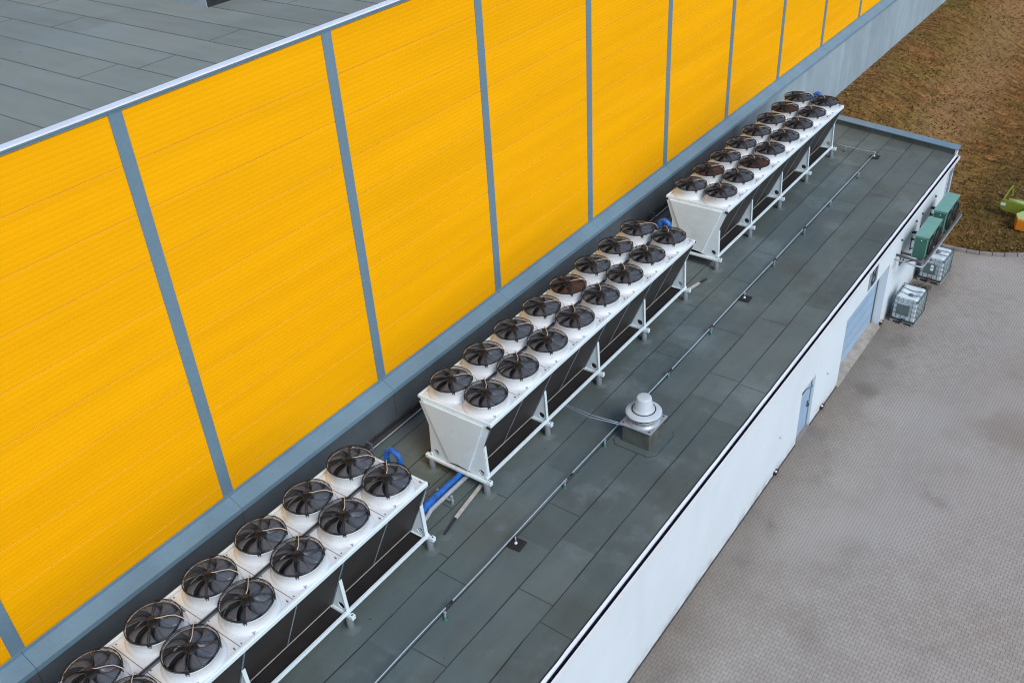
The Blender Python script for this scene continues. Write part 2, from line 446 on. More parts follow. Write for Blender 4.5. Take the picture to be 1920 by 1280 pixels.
# dry grass as real blades over the field that the camera and its neighbours can see
gb = MB(); rg = random.Random(5)
for i in range(30000):
    y = 23.4 + (rg.random()**1.4)*40; x = -2.0 + rg.random()*(13.5)
    if y < 24.8 and x < 5.3: continue
    if x > 4.9 and y < 25.6 and any(abs(x-kx) < .5 and y < ky+.12 for kx, ky in KERB): continue
    h = .04+.09*rg.random()**2; a = rg.random()*6.28; lean = .10+.12*rg.random(); wd = .012+.014*rg.random()
    z = ground_z(x, y)-.015
    dx, dy = math.cos(a), math.sin(a); wx, wy = -dy*wd, dx*wd
    gb.add([(x-wx,y-wy,z),(x+wx,y+wy,z),(x+dx*lean*.5,y+dy*lean*.5,z+h),(x+dx*lean,y+dy*lean,z+h*.8)], [(0,1,2),(1,3,2)], 0)
tag(gb.build('dry_grass', 'tuft', recalc=False), kind='stuff', label='short dead brown and olive grass on the ground beyond the annex', cat='grass')

# ------------------------------------------------------------------ the yellow warehouse
wh = thing('warehouse', 'tall warehouse clad in bright yellow ribbed panels between blue grey strips', 'warehouse', (XW, 0, ZR))
def W(mb, name, mats, **k): # parts given in world coordinates
    o = mb.build(name, mats, **k); o.parent = wh; o.location = (-XW, 0, -ZR); return o
ZB, ZT = -1.06, 7.36
# rib profile (z, x): fine corrugation with a deeper joint every .895
prof = []; z = ZB-.02
zj = -1.605
while zj < ZT+.9:
    for k in range(9):
        z0 = zj + .0 + k*.895/9; h = .895/9
        if k == 0: prof += [(z0, -.0095), (z0+.009, -.0095), (z0+.010, -.0014)]
        else: prof += [(z0, 0.0)]
        prof += [(z0+h*.50, 0.0), (z0+h*.62, -.0014), (z0+h*.86, -.0014)]
    zj += .895
prof = [(zz, xx) for zz, xx in prof if ZB-.02 < zz < ZT]
prof = [(ZB-.02, 0.0)] + prof + [(ZT, 0.0)]
pil = [-9.457+4.82*k for k in range(-4, 17)]
for k in range(len(pil)-1):
    a, b = pil[k]+.118, pil[k+1]-.118
    mb = MB(); v = []
    for zz, xx in prof: v += [(XW+xx, a, zz), (XW+xx, b, zz)]
    for i in range(len(prof)-1):
        gro = prof[i][1] < -.009 or prof[i+1][1] < -.009
        mb.add([v[2*i], v[2*i+1], v[2*i+3], v[2*i+2]], [(0,1,2,3)], 1 if gro else 0)
    W(mb, 'wall_panel', ['yellow', 'yellowjoint'], recalc=False)
for y in pil:
    mb = MB().box(XW-.10, XW+.018, y-.131, y+.131, ZB-.01, ZT+.02)
    W(mb, 'cover_strip', 'pilaster', bevel=.004)
# core behind the cladding so nothing is see-through
W(MB().box(-30, XW-.06, Y0, Y1, -6.5, 7.385), 'wall_core', 'flash')
# sloping sill on top of the plinth, in lengths with small laps
ylap = [-26,-19.5,-14.4,-9.42,-4.66,.16,4.95,9.8,14.6,19.5,24.3,29.1,34,38.8,43.6,48.4,53.2,58,70]
for a, b in zip(ylap[:-1], ylap[1:]):
    mb = MB()
    P_ = [(XW+.02,-1.02),(XW+.055,-1.02),(XW+.06,-1.075),(XP+.035,-1.235),(XP+.045,-1.34),(XP+.03,-1.345),(XP+.005,-1.30),(XW+.02,-1.12)]
    mb.prism([(q[0], q[1]) for q in P_], 'y', a+.004, b-.004)
    W(mb, 'sill_flashing', 'ledge')
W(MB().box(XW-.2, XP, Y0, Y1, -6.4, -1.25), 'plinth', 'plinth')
jb = MB()
for y in ylap[1:-1]:
    if y < 24: jb.box(XP-.01, XP+.003, y-.008, y+.008, ZR+.3, -1.345)
W(jb, 'plinth_joint', 'shadowgap')
# top edge: blue grey fascia under a pale capping, flat felt roof behind
W(MB().prism([(XW-.05,ZT-.006),(XW+.032,ZT-.006),(XW+.032,ZT+.026),(XW+.055,ZT+.034),(XW+.055,7.429),(XW-.05,7.429)],'y',Y0,Y1), 'fascia_strip', 'ledge')
cp = [(-2.535,7.43),(-2.535,7.468),(XW+.065,7.456),(XW+.075,7.445),(XW+.075,7.430)]
cpy = [-26,-20,-14,-8.1,-2.15,3.8,9.7,15.6,21.6,27.5,33.4,39.4,45.3,51.2,57.2,70]
for a, b in zip(cpy[:-1], cpy[1:]):
    W(MB().prism(cp, 'y', a+.003, b-.003), 'roof_capping', 'coping')
rf = MB().box(-30, -2.538, Y0, Y1, 7.39, 7.45)
for q in range(-26, 84):
    y = -4.92+.85*q
    if not Y0 < y < Y1: continue
    rf.box(-30, -2.55, y-.009, y+.009, 7.449, 7.455, 1)
    rr = random.Random(q*7+1)
    xx = {-1:-7.7, 0:-7.0, 1:-4.28, 2:-3.72, 3:-7.8, 4:-3.86, 5:-9.4, 6:-7.7}.get(q, -3.2-2.5*rr.random())
    xl = xx
    while xl > -29:
        rf.box(xl-.009, xl+.009, y+.01, y+.84, 7.449, 7.454, 1); xl -= 5.5+rr.random()
W(rf, 'flat_roof', ['mainroof', 'mainseam'])
# small upstand of a roof light on the big roof, only its corner is in view
hb = thing('roof_light', 'pale kerb of a roof light on the grey warehouse roof', 'roof light', (-6.58, .87, 7.45))
MB().box(-.75,.745,-.78,1.2,0,.50,1).box(-.75,.75,-.80,-.782,0,.50,0).build('upstand', ['galv','seam'], hb)  # dark felt sides hold their shade in the colour; pale sheet in front
MB().box(-.83,.83,-.86,1.28,.50,.56).build('rim', 'flash', hb, bevel=.01)
MB().lathe([(.66,0),(.6,.14),(.4,.24),(.0,.28)], (0,.2,.56), 24).build('dome', 'hdpe', hb)

# ------------------------------------------------------------------ the annex
an = thing('annex', 'low white annex with grey green felt roof along the yellow warehouse', 'annex', (0, 0, ZR))
def A(mb, name, mats, **k):
    o = mb.build(name, mats, **k); o.parent = an; o.location = (0, 0, -ZR); return o
XE = 5.10
def yend(x): return 23.98-.187*(x-.39)      # skewed far edge of the roof
rf = MB()
ya, yb = -26.0, None
rp = [(XP,ya),(5.099,ya),(5.099,yend(5.099)),(XP,yend(XP))]
rf.prism(rp, 'z', ZR-.12, ZR)
rs = random.Random(4)
known = {4.31:[-2.94,6.09,15.2,19.94], 3.46:[-2.48,6.17,9.26,18.47], 2.61:[-.1,-4.79,8.17,17.46,22.3], 1.76:[-3.01,6.3,10.85,12.8,20.36],
         .91:[-2.61,-.51,8.86], .05:[-1.4,3.6,10.2], -.80:[-3.9,-.55,10.4], -1.66:[-2.2,7.9]}
for x, ys_ in known.items():
    # lapped long seam, slightly wandering
    L = []; y = ya
    while y < yend(x)-.05:
        L.append((x+rs.uniform(-.012,.012), y)); y += .9
    L.append((x, yend(x)-.02))
    for (x0,y0),(x1,y1) in zip(L[:-1], L[1:]):
        t = rs.uniform(.008,.014)
        rf.add([(x0-t,y0,ZR+.004),(x0+t,y0,ZR+.004),(x1+t,y1,ZR+.004),(x1-t,y1,ZR+.004)], [(0,1,2,3)], 1)
    full = list(ys_)
    y = min(ys_)-4.9
    while y > ya: full.append(y+rs.uniform(-.6,.6)); y -= 5.2
    for y in full:
        if y > yend(x): continue
        x1 = min(x+.845, 5.08); j = rs.uniform(-.03,.03)
        rf.add([(x+.015,y-.007,ZR+.0045),(x1,y+j-.007,ZR+.0045),(x1,y+j+.007,ZR+.0045),(x+.015,y+.007,ZR+.0045)], [(0,1,2,3)], 1)
A(rf, 'flat_roof', ['roof', 'seam'], recalc=False)
A(MB().prism([(XP,ZR),(XP+.13,ZR),(XP+.02,ZR+.22),(XP,ZR+.24)], 'y', ya, yend(XP)-.3), 'upstand_strip', 'upstand')
# walls: outer wall pierced by a door and a recessed gate
DY0, DY1, DZ = 8.93, 9.98, -4.17
GY0, GY1, GZ = 12.30, 16.33, -3.62
wl = MB()
outer = [(ya,ZG-.3),(DY0,ZG-.3),(DY0,DZ),(DY1,DZ),(DY1,ZG-.3),(GY0,ZG-.3),(GY0,GZ),(GY1,GZ),(GY1,ZG-.3),(yend(XE)+.05,ZG-.3),(yend(XE)+.05,ZR-.16),(ya,ZR-.16)]
wl.prism(outer, 'x', XE-.36, XE)
wl.prism([(-2.05,yend(-2.05)),(XE-.365,yend(XE-.365)),(XE-.365,yend(XE-.365)+.07),(-2.05,yend(-2.05)+.07)], 'z', ZG-.3, ZR-.125)
A(wl, 'wall', 'wall')
# foot of the wall: thin bitumen line
A(MB().box(XE, XE+.012, ya, DY0-.01, ZG, ZG+.05).box(XE, XE+.012, DY1+.01, GY0-.01, ZG, ZG+.05), 'base_strip', 'upstand')
# gate and ramp
gt = MB().box(XE-.32, XE-.29, GY0, GY1, ZG, GZ)
for k in range(1, 5): gt.box(XE-.29, XE-.286, GY0, GY1, ZG+k*.5-.008, ZG+k*.5+.008, 1)
A(gt, 'gate', ['gatebl', 'pilaster'])
A(MB().box(XE-.29, XE-.255, GY1-.05, GY1-.003, ZG, GZ).box(XE-.29, XE-.255, GY0+.003, GY0+.05, ZG, GZ), 'gate_guide', 'tray')
A(MB().prism([(XE-.29,ZG+.09),(XE+.06,ZG+.015),(XE+.06,ZG-.1),(XE-.29,ZG-.1)], 'y', GY0-.02, GY1-.01), 'ramp', 'concrete')
# door, its frame, closer and handle
dr = A(MB().box(XE-.13, XE-.09, DY0+.05, DY1-.05, ZG+.05, DZ-.05), 'door', 'gatebl', bevel=.006)
A(MB().box(XE-.17,XE-.07,DY0,DY0+.045,ZG,DZ).box(XE-.17,XE-.07,DY1-.045,DY1,ZG,DZ).box(XE-.17,XE-.07,DY0+.047,DY1-.047,DZ-.045,DZ), 'door_frame', 'pilaster', bevel=.004)
A(MB().box(XE-.2, XE+.02, DY0+.01, DY1-.01, ZG, ZG+.04), 'threshold', 'kerb')
hd = MB().tube([(XE-.09,DY1-.17,-5.16),(XE-.03,DY1-.17,-5.16),(XE-.03,DY1-.29,-5.16)], .016, 8).box(XE-.09,XE-.078,DY1-.20,DY1-.14,-5.25,-5.05)
o = hd.build('handle', 'black'); o.parent = dr; o.location = (0,0,0)
cl = MB().box(XE-.088, XE-.02, DY0+.10, DY0+.38, DZ-.17, DZ-.10).bar((XE-.03,DY0+.35,DZ-.12),(XE+.08,DY0+.60,DZ-.11),.02,.012).bar((XE+.08,DY0+.60,DZ-.105),(XE-.06,DY0+.84,DZ-.09),.02,.012)
o = cl.build('closer', 'tray'); o.parent = dr
# gutter along the eaves: drip flashing, dark trough, thin outer lip, brackets
wav = MB(); y = ya; pts = []
while y < yend(5.1)-.02:
    pts.append((5.102+rs.uniform(-.010,.012)*(1 if rs.random()<.5 else .25), y)); y += .34
pts.append((5.102, yend(5.1)-.02))
for (x0,y0),(x1,y1) in zip(pts[:-1], pts[1:]):
    wav.add([(x0,y0,ZR+.006),(5.155,y0,ZR-.018),(5.155,y1,ZR-.018),(x1,y1,ZR+.006)], [(0,1,2,3)])
    wav.add([(5.155,y0,ZR-.018),(5.158,y0,ZR-.06),(5.158,y1,ZR-.06),(5.155,y1,ZR-.018)], [(0,1,2,3)])
A(wav, 'drip_flashing', 'coping', recalc=False)
A(MB().box(5.075, 5.100, ya, yend(5.1)-.03, ZR, ZR+.009), 'felt_edge', 'seam')
gu = MB(); yg = yend(5.2)+.10
outer_ = [(5.150,-.03),(5.150,-.17),(5.165,-.20),(5.242,-.20),(5.260,-.17),(5.264,-.050),(5.236,-.045)]
inner_ = [(5.236,-.045),(5.232,-.165),(5.168,-.175),(5.156,-.05)]
for q_, mi in ((outer_, 0), (inner_, 1)):
    v = []
    for q in q_: v += [(q[0], ya, ZR+q[1]), (q[0], yg, ZR+q[1])]
    gu.add(v, [(2*i,2*i+1,2*i+3,2*i+2) for i in range(len(q_)-1)], mi)
gu.add([(q[0],yg,ZR+q[1]) for q in outer_], [tuple(range(len(outer_)))], 0)
g = A(gu, 'gutter', ['coping', 'signdark'], recalc=False)
y = -9.0
while y < 23:
    o = MB().box(5.160, 5.233, y-.008, y+.008, ZR-.095, ZR-.088).build('gutter_bracket', 'signdark'); o.parent = g
    y += .86
# small drip stains and fixings under the gutter
# downpipe and corner trim at the far end
A(MB().tube([(5.215,22.55,ZR-.2),(5.215,22.55,ZR-.35),(5.18,22.55,ZR-.5),(5.18,22.55,ZG+.02)], .045, 12), 'downpipe', 'flash')
A(MB().box(XE+.002,XE+.03,yend(XE)-.12,yend(XE)+.1,ZG,ZR-.17), 'corner_trim', 'coping', bevel=.004)
# far parapet with sloping metal capping
pa = MB(); q0, q1 = -2.08, 5.06
def strip(x0, x1, d0, d1, z0, z1, zt=None):
    zt = z1 if zt is None else zt
    mb = MB()
    v = [(x0,yend(x0)+d0,z0),(x1,yend(x1)+d0,z0),(x1,yend(x1)+d1,z0),(x0,yend(x0)+d1,z0),(x0,yend(x0)+d0,z1),(x1,yend(x1)+d0,z1),(x1,yend(x1)+d1,zt),(x0,yend(x0)+d1,zt)]
    return mb.add(v, [(0,3,2,1),(4,5,6,7),(0,1,5,4),(1,2,6,5),(2,3,7,6),(3,0,4,7)])
A(strip(q0, q1, -.02, .20, ZR-.02, ZR+.20), 'parapet', 'roof')
xc = [q0, -.1, 1.9, 3.75, 5.17]
for a, b in zip(xc[:-1], xc[1:]):
    A(strip(a+.003, b-.003, -.07, .27, ZR+.202, ZR+.235, ZR+.29), 'parapet_capping', 'ledge', bevel=.004)
A(strip(5.065, 5.13, -.05, .22, ZR-.15, ZR+.20), 'parapet_end', 'coping')

# marks on the white wall: small anchors
for y, zz in ((11.07,-4.80),(7.48,-4.75)):
    tag(MB().box(.001,.02,-.015,.015,-.03,.03).box(.018,.05,-.008,.008,-.04,-.015).build('wall_hook', 'galv', loc=(XE,y,zz)),
        'small grey hook on the white wall, %s' % ('between the blue door and the gate' if y > 10 else 'on the near side of the blue door'), 'hook', 'hooks on the white annex wall')
for i, (y, zz) in enumerate(((17.22,-3.15),(18.81,-3.16),(19.53,-3.19),(21.07,-3.17))):
    tag(MB().lathe([(.035,0),(.035,.05),(.02,.06)], (0,0,0), 12, capt=True).build('wall_anchor', 'black', loc=(XE,y,zz)),
        'small dark anchor bolt high on the wall above the teal units', 'anchor', 'anchor bolts under the gutter').rotation_euler = (0, R(90), 0)

# the number board over the gate
sg = thing('number_sign', 'grey board with a dark number 8 above the blue gate', 'sign', (XE, 14.42, -3.12))
MB().box(.001,.022,-.40,.40,-.36,.36).build('board', 'siggrey', sg, bevel=.004)
fc = bpy.data.curves.new('figure', 'FONT'); fc.body = "8"; fc.size = 1.0; fc.extrude = .003; fc.offset = .022; fc.align_x = 'CENTER'; fc.align_y = 'CENTER'
tmp = bpy.data.objects.new('tmp', fc); C.objects.link(tmp)
dg = bpy.context.evaluated_depsgraph_get(); me = bpy.data.meshes.new_from_object(tmp.evaluated_get(dg)); bpy.data.objects.remove(tmp)
me.materials.clear(); me.materials.append(M['signdark'])
o = bpy.data.objects.new('figure', me); C.objects.link(o); o.parent = sg; o.location = (.027, 0, 0); o.rotation_euler = (R(90), 0, R(90))

# lamps at the foot of the wall
for y, lab in ((7.42,'small black wall lamp low on the wall, nearest the camera'),(10.93,'small black wall lamp low on the wall beside the blue door'),(16.42,'small black wall lamp low on the wall between gate and tank')):
    t = thing('wall_lamp', lab, 'lamp', (XE+.001, y, -5.98), group='lamps at the foot of the white wall')
    MB().box(0,.09,-.11,.11,-.03,.05).build('housing', 'black', t, bevel=.01)
    MB().lathe([(.0,.0),(.035,.0),(.04,.02),(.03,.03),(.0,.032)], (.05,-.03,.05), 14).build('lens', 'lamp', t)

# ------------------------------------------------------------------ dry coolers
# master meshes shared by every fan
def fan_collar():
    mb = MB()
    mb.lathe([(.545,.0),(.545,.012),(.50,.030),(.480,.065),(.472,.11),(.472,.235),(.478,.24),(.478,.252),(.458,.252)], (0,0,0), 56)
    mb.lathe([(.458,.252),(.452,.245),(.452,.0),(.452,-.22)], (0,0,0), 56, 1)
    return mb
def fan_guard():
    mb = MB()
    def zr_(r): t = r/.47; return .315+.062*(1-t*t)
    def ring(r, rad, seg=48):
        P_ = [(r*math.cos(2*math.pi*k/seg), r*math.sin(2*math.pi*k/seg), zr_(r)) for k in range(seg)]
        mb.tube(P_, rad, 4, 0, closed=True)
    ring(.474, .0075)
    for zz in (.295,.27):
        mb.tube([(.481*math.cos(2*math.pi*k/48), .481*math.sin(2*math.pi*k/48), zz) for k in range(48)], .0048, 4, closed=True)
    for i in range(19): ring(.455-.0192*i, .0021, 40 if i < 12 else 24)
    for k in range(4):
        a = R(45+90*k); t = Vector((math.cos(a), math.sin(a), 0)); n = Vector((-t.y, t.x, 0))
        for s in (-1, 1):
            P_ = [t*r + n*(s*.018) + Vector((0,0,zr_(r)+.008+(.014*math.sin((r-.06)/.41*math.pi)))) for r in (.06,.16,.26,.36,.44,.478)]
            P_.append(t*.484+n*(s*.018)+Vector((0,0,.20)))
            mb.tube(P_, .0075, 5)
        c = t*.482
        mb.bar(c-n*.035+Vector((0,0,.27)), c+n*.035+Vector((0,0,.27)), .018, .05)
    for k in range(12):
        a = R(30*k+15); mb.tube([(r*math.cos(a), r*math.sin(a), zr_(r)-.004) for r in (.12,.24,.36,.47)], .003, 4)
    return mb
def fan_blades():
    mb = MB(); nb = 7
    for b in range(nb):
        a0 = 2*math.pi*b/nb; v = []; nr, nc = 7, 5
        for i in range(nr):
            t = i/(nr-1); r = .10+.342*t
            sweep = .50*t**1.5                       # tip leads: sickle blade
            chord = .52+.26*math.sin(t*math.pi*.75)
            for j in range(nc):
                u = j/(nc-1)-.5; an = a0+sweep+u*chord*(1.15-.25*t)
                zz = .235 + u*(.12-.05*t) + .018*math.cos(u*math.pi)
                v.append((r*math.cos(an), r*math.sin(an), zz))
        mb.add(v, [(i*nc+j, i*nc+j+1, (i+1)*nc+j+1, (i+1)*nc+j) for i in range(nr-1) for j in range(nc-1)], 0, True)
    return mb
def fan_motor():
    mb = MB().lathe([(.115,.12),(.12,.27),(.105,.295),(.05,.30)], (0,0,0), 24, capt=True, capb=True)
    mb.box(-.05,.05,-.04,.04,.30,.395); mb.box(-.075,.075,-.02,.02,.375,.392)
    return mb
def fan_cable(side):
    # from the motor box out to the tray side of the collar
    mb = MB()
    if side < 0: P_ = [(.03,.02,.385),(.10,.06,.398),(.20,.18,.402),(.28,.26,.392),(.40,.31,.355),(.44,.33,.30),(.47,.36,.16)]
    else:        P_ = [(-.02,.03,.385),(-.07,.12,.40),(-.17,.22,.402),(-.24,.28,.395),(-.33,.37,.355),(-.36,.40,.29),(-.38,.43,.16)]
    return mb.tube(P_, .0082, 6)
PITCH, PX = 1.20, .491
HW = 1.03          # half width of the deck
def make_cooler(y0, label):
    """y0 is the row of the first (near) pair of fans; eight pairs follow at PITCH"""
    t = thing('dry_cooler', label, 'dry cooler', (PX, y0, ZR), group='dry coolers in a row on the annex roof')
    ya, yb = -.58, 7*PITCH+.58; D = 2.05
    # deck panels with fan openings
    dk = MB()
    for i in range(8):
        for side in (-1, 1):
            cx, cy = side*PX, i*PITCH
            x0, x1 = (-.945, -.003) if side < 0 else (.003, .945)
            p0, p1 = cy-.596, cy+.596
            poly = [(x0,max(p0,ya+.06)),(x1,max(p0,ya+.06)),(x1,min(p1,yb-.06)),(x0,min(p1,yb-.06))]
            dk.prism(poly, 'z', D-.02, D, 0, [[(cx+.45*math.cos(2*math.pi*k/28), cy+.45*math.sin(2*math.pi*k/28)) for k in range(28)]])
            dk.box(x0+.02, x1-.02, p1-.001, p1+.009, D-.001, D+.003, 3)
            # latches, screws and a lifting lug
            lx = cx+side*.40
            dk.box(lx-.02,lx+.02,cy+.50,cy+.515,D,D+.03,1)
            for sx in (x0+.05, x1-.05):
                dk.box(sx-.012,sx+.012,p0+.04,p0+.064,D,D+.008,1)
            if (i*3+side) % 4 == 0: dk.box(cx-.02*side,cx+.10*side,cy+.545,cy+.575,D,D+.02,1)
            if side > 0: dk.prism([(cx+.40,cy-.31),(cx+.47,cy-.31),(cx+.44,cy-.25)], 'z', D, D+.035, 2)
    dk.build('deck', ['deckwhite', 'tray', 'galv', 'shadowgap'], t)
    for s in (-1, 1): MB().box(min(s*.93,s*.985),max(s*.93,s*.985),ya+.05,yb-.05,D-.05,D-.024).build('rail_gap', 'shadowgap', t)
    # rim rails around the deck
    for s in (-1, 1):
        r = MB()
        P_ = [(s*.965,D-.03),(s*.965,D+.028),(s*(HW-.012),D+.028),(s*HW,D+.012),(s*HW,D-.07),(s*(HW-.03),D-.085),(s*.975,D-.06)]
        r.prism(P_, 'y', ya, yb); r.build('side_rail', 'white', t, bevel=.006)
    for ye, s in ((ya, -1), (yb, 1)):
        MB().box(-.963,.963,ye if s < 0 else ye-.055,ye+.055 if s < 0 else ye,D-.07,D+.02).build('end_rail', 'white', t, bevel=.006)
    # cable tray with cables
    ta, tb = .38, 7*PITCH-.05
    tr = MB().box(-.032,.032,ta,tb,D+.002,D+.012).box(-.032,-.026,ta,tb,D+.012,D+.052).box(.026,.032,ta,tb,D+.012,D+.052)
    tr.build('cable_tray', 'tray', t)
    cb = MB()
    for k, (xx, zz) in enumerate(((-.015,.023),(.002,.025),(.016,.023),(.006,.038))):
        cb.tube([(xx+.006*math.sin(i*1.7+k), ta+.03+(tb-ta-.06)*i/16, D+zz+.004*math.sin(i*2.3+k*2)) for i in range(17)], .009, 6)
    cb.build('tray_cable', 'black', t)
    # V-shaped coils: four panels a side, with pale dividers
    ys4 = [ya+.02+(yb-ya-.04)*k/4 for k in range(5)]
    ct, cbm = (1.005, D-.085), (.36, .40)
    for s in (-1, 1):
        for k in range(4):
            P_ = [(s*ct[0],ct[1]),(s*(ct[0]-.13),ct[1]),(s*(cbm[0]-.13),cbm[1]),(s*cbm[0],cbm[1])]
            c = MB().prism(P_, 'y', ys4[k]+.012, ys4[k+1]-.012)
            co = c.build('coil', 'coil', t)
            ym = (ys4[k]+ys4[k+1])/2
            d = MB().bar((s*(ct[0]+.004),ym,ct[1]-.02),(s*(cbm[0]+.004),ym,cbm[1]+.01),.022,.008,up=(s,0,.35)).build('divider', 'galv', co)
        for k in range(5):
            MB().bar((s*ct[0],ys4[k],ct[1]-.01),(s*(cbm[0]+.01),ys4[k],cbm[1]+.01),.03,.014,up=(s,0,.35)).build('coil_post', 'flash', t)
        MB().bar((s*cbm[0],ya+.03,cbm[1]),(s*cbm[0],yb-.03,cbm[1]),.02,.02).build('coil_edge', 'lath', t)
    MB().box(-.765,.765,ya+.03,yb-.03,.335,.36).build('shade_pan', 'shadepan', t)  # wide black pan added so the roof below the coils reads as shade
    # brackets under the coils
    for s in (-1, 1):
        for k in range(5):
            y = ys4[k] + (.0 if 0 < k < 4 else (.02 if k == 0 else -.02))
            tri = [(s*.775,1.33),(s*.385,.405),(s*.815,.405)]
            b = MB().prism(tri, 'y', y-.008, y+.008, 0, [circ(s*.655,.565,.082)])
            b.bar((s*.777,y,1.33),(s*.817,y,.405),.075,.012,up=(s,0,0))
            b.bar((s*.395,y,.412),(s*.80,y,.412),.075,.012)
            b.build('bracket', 'white', t)
    # end plates, folded down from the deck, narrow foot between two outward-turned legs
    for ye, s in ((ya-.012, -1), (yb+.012, 1)):
        poly = [(-1.0,D-.075),(-.955,D-.045),(.955,D-.045),(1.0,D-.075),(.775,1.33),(.815,.40),(.47,.40),(.30,.43),(.20,.46),(.0,.49),(-.22,.47),(-.26,.42),(-.815,.40),(-.775,1.33)]
        e = MB().prism(poly, 'y', ye-.006, ye+.006, 0, [circ(-.655,.555,.085), circ(.655,.555,.085)])
        ep = e.build('end_plate', 'white', t)
        y2 = ye+s*.050
        m2 = [(-.86,D-.06),(.86,D-.06),(.30,.455),(.22,.48),(.0,.50),(-.24,.475)]
        MB().prism(m2, 'y', min(ye+s*.007,y2), max(ye+s*.007,y2)).build('end_cover', 'white', ep, bevel=.018)
        MB().box(-1.035,-.93,min(ye,ye+s*.03),max(ye,ye+s*.03),D-.095,D-.035).box(.93,1.035,min(ye,ye+s*.03),max(ye,ye+s*.03),D-.095,D-.035).build('corner_cap', 'black', ep, bevel=.008)
    # base frame: long rails, cross beams with lugs, feet
    for s in (-1, 1):
        MB().bar((s*.80,ya-.04,.455),(s*.80,yb+.04,.455),.055,.075).build('base_rail', 'white', t, bevel=.005)
    for k in range(5):
        y = ys4[k] + (-.06 if k == 0 else .06 if k == 4 else 0)
        MB().box(-.95,.95,y-.045,y+.045,.325,.395).box(.86,.95,y-.05,y+.05,.395,.43).box(-.95,-.86,y-.05,y+.05,.395,.43).box(.895,.92,y-.02,y+.02,.43,.445,1).build('cross_beam', ['white','black'], t, bevel=.006)
        for s in (-1, 1):
            f = MB().lathe([(.080,0),(.072,.325)], (s*.80,y,0), 10, capt=True)
            f.lathe([(.21,.004),(.19,.012),(.085,.02),(.064,.06)], (s*.80,y,0), 20, 1)
            f.build('foot', ['footgrey','roof'], t)
    return t
colm, grdm, blam, motm = fan_collar(), fan_guard(), fan_blades(), fan_motor()
proto = {}
coolers = []
for ci, (y0, lab) in enumerate(((-11.657,'nearest white dry cooler, cut off by the lower left picture edge'),
                                (0.0,'middle white dry cooler with sixteen black fans, level with the mushroom vent'),
                                (11.687,'farthest white dry cooler at the end of the roof, some fans rusty inside'))):
    coolers.append((make_cooler(y0, lab), y0))
rf_ = random.Random(9)
for ci, (t, y0) in enumerate(coolers):
    for i in range(8):
        for side in (-1, 1):
            loc = (side*PX, i*PITCH, 2.05)
            if not proto:
                f = colm.build('fan', ['deckwhite', 'throat'], t); f.location = loc
                b = blam.build('fan_blades', 'blade', f, recalc=False); b.modifiers.new('thick','SOLIDIFY').thickness = .006
                g = grdm.build('fan_guard', 'guard', f); m = fan_motor().build('fan_motor', 'black', f)
                c1 = fan_cable(-1).build('fan_cable', 'cable', f); c2 = fan_cable(1).build('fan_cable', 'cable', f)
                proto = dict(f=f, b=b, g=g, m=m, c={-1:c1, 1:c2})
                nf = f; proto['c2mesh'] = c2.data; C.objects.unlink(c2); c2.parent = None
            else:
                nf = inst(proto['f'], t, loc)
                bb = inst(proto['b'], nf, rz=rf_.random()*6.28)
                if (ci, i, side) in ((2,1,-1),(2,2,1),(2,6,-1),(1,4,-1)):
                    bb.material_slots[0].link = 'OBJECT'; bb.material_slots[0].material = M['rust']
                inst(proto['g'], nf); inst(proto['m'], nf, rz=R(45))
                if side < 0: inst(proto['c'][-1], nf)
                else:
                    c = bpy.data.objects.new('fan_cable', proto['c2mesh']); C.objects.link(c); c.parent = nf
proto['m'].rotation_euler = (0,0,R(45))
if proto['c'][1].users_collection == (): bpy.data.objects.remove(proto['c'][1])

# ------------------------------------------------------------------ roof pipework
def hoop(name, lab, y, x0, x1, top, g, r=.062):
    """insulated pipe loop rising behind a cooler's far end"""
    t = thing(name, lab, 'pipe', (0, 0, 0), group=g)
    cx = (x0+x1)/2; rad = (x1-x0)/2; P_ = [(x0, y-.02, ZR+1.2), (x0, y, top-rad)]
    for k in range(1, 9): a = math.pi*(1-k/8); P_.append((cx+rad*math.cos(a), y+.02, top-rad+rad*math.sin(a)))
    P_ += [(x1, y, top-rad-.4), (x1, y-.02, ZR+.5)]
    MB().tube(P_, r, 12).build('wrap', 'bluewrap', t)
    b = MB()
    for k in (2, 5, 8): 
        q = Vector(P_[k]); d = (Vector(P_[k+1])-Vector(P_[k-1])).normalized()
        b.tube([q-d*.02, q+d*.02], r+.008, 12)
    b.build('wrap_band', 'bluewrap', t)
    return t
hoop('insulated_pipe', 'blue wrapped pipe bend standing behind the nearest cooler', -2.50, .25, .60, -.10, 'blue wrapped pipe bends behind the coolers')
hoop('insulated_pipe', 'blue wrapped pipe bend standing behind the middle cooler', 9.10, .33, .62, .0, 'blue wrapped pipe bends behind the coolers', .07)
hoop('insulated_pipe', 'blue wrapped pipe bend standing behind the farthest cooler', 20.80, .34, .58, -.06, 'blue wrapped pipe bends behind the coolers', .07)
t = thing('ground_pipe', 'blue and white pipes lying on the roof between two coolers', 'pipe', (0,0,0))
MB().tube([(.62,-2.6,-2.0),(.60,-2.05,-2.06),(.55,-1.85,-2.08),(.54,-1.2,-2.09),(.55,-.2,-2.10),(.55,1.2,-2.10)], [.07,.08,.085,.075,.06,.055], 12).build('blue_wrap', 'bluewrap', t)
MB().tube([(.78,-2.35,-2.16),(.72,-2.05,-2.17),(.66,-1.85,-2.17),(.66,-1.2,-2.17),(.66,1.2,-2.17)], .055, 12).build('white_pipe', 'greywrap', t)
MB().tube([(.42,-.62,-2.06),(.42,1.2,-2.06)], .05, 10).build('white_pipe', 'greywrap', t)
MB().box(.35,.86,-1.34,-1.28,-2.26,-2.23).box(.80,.84,-1.34,-1.28,ZR,-2.1).box(.40,.44,-1.34,-1.28,ZR,-2.1).build('pipe_support', 'galv', t)
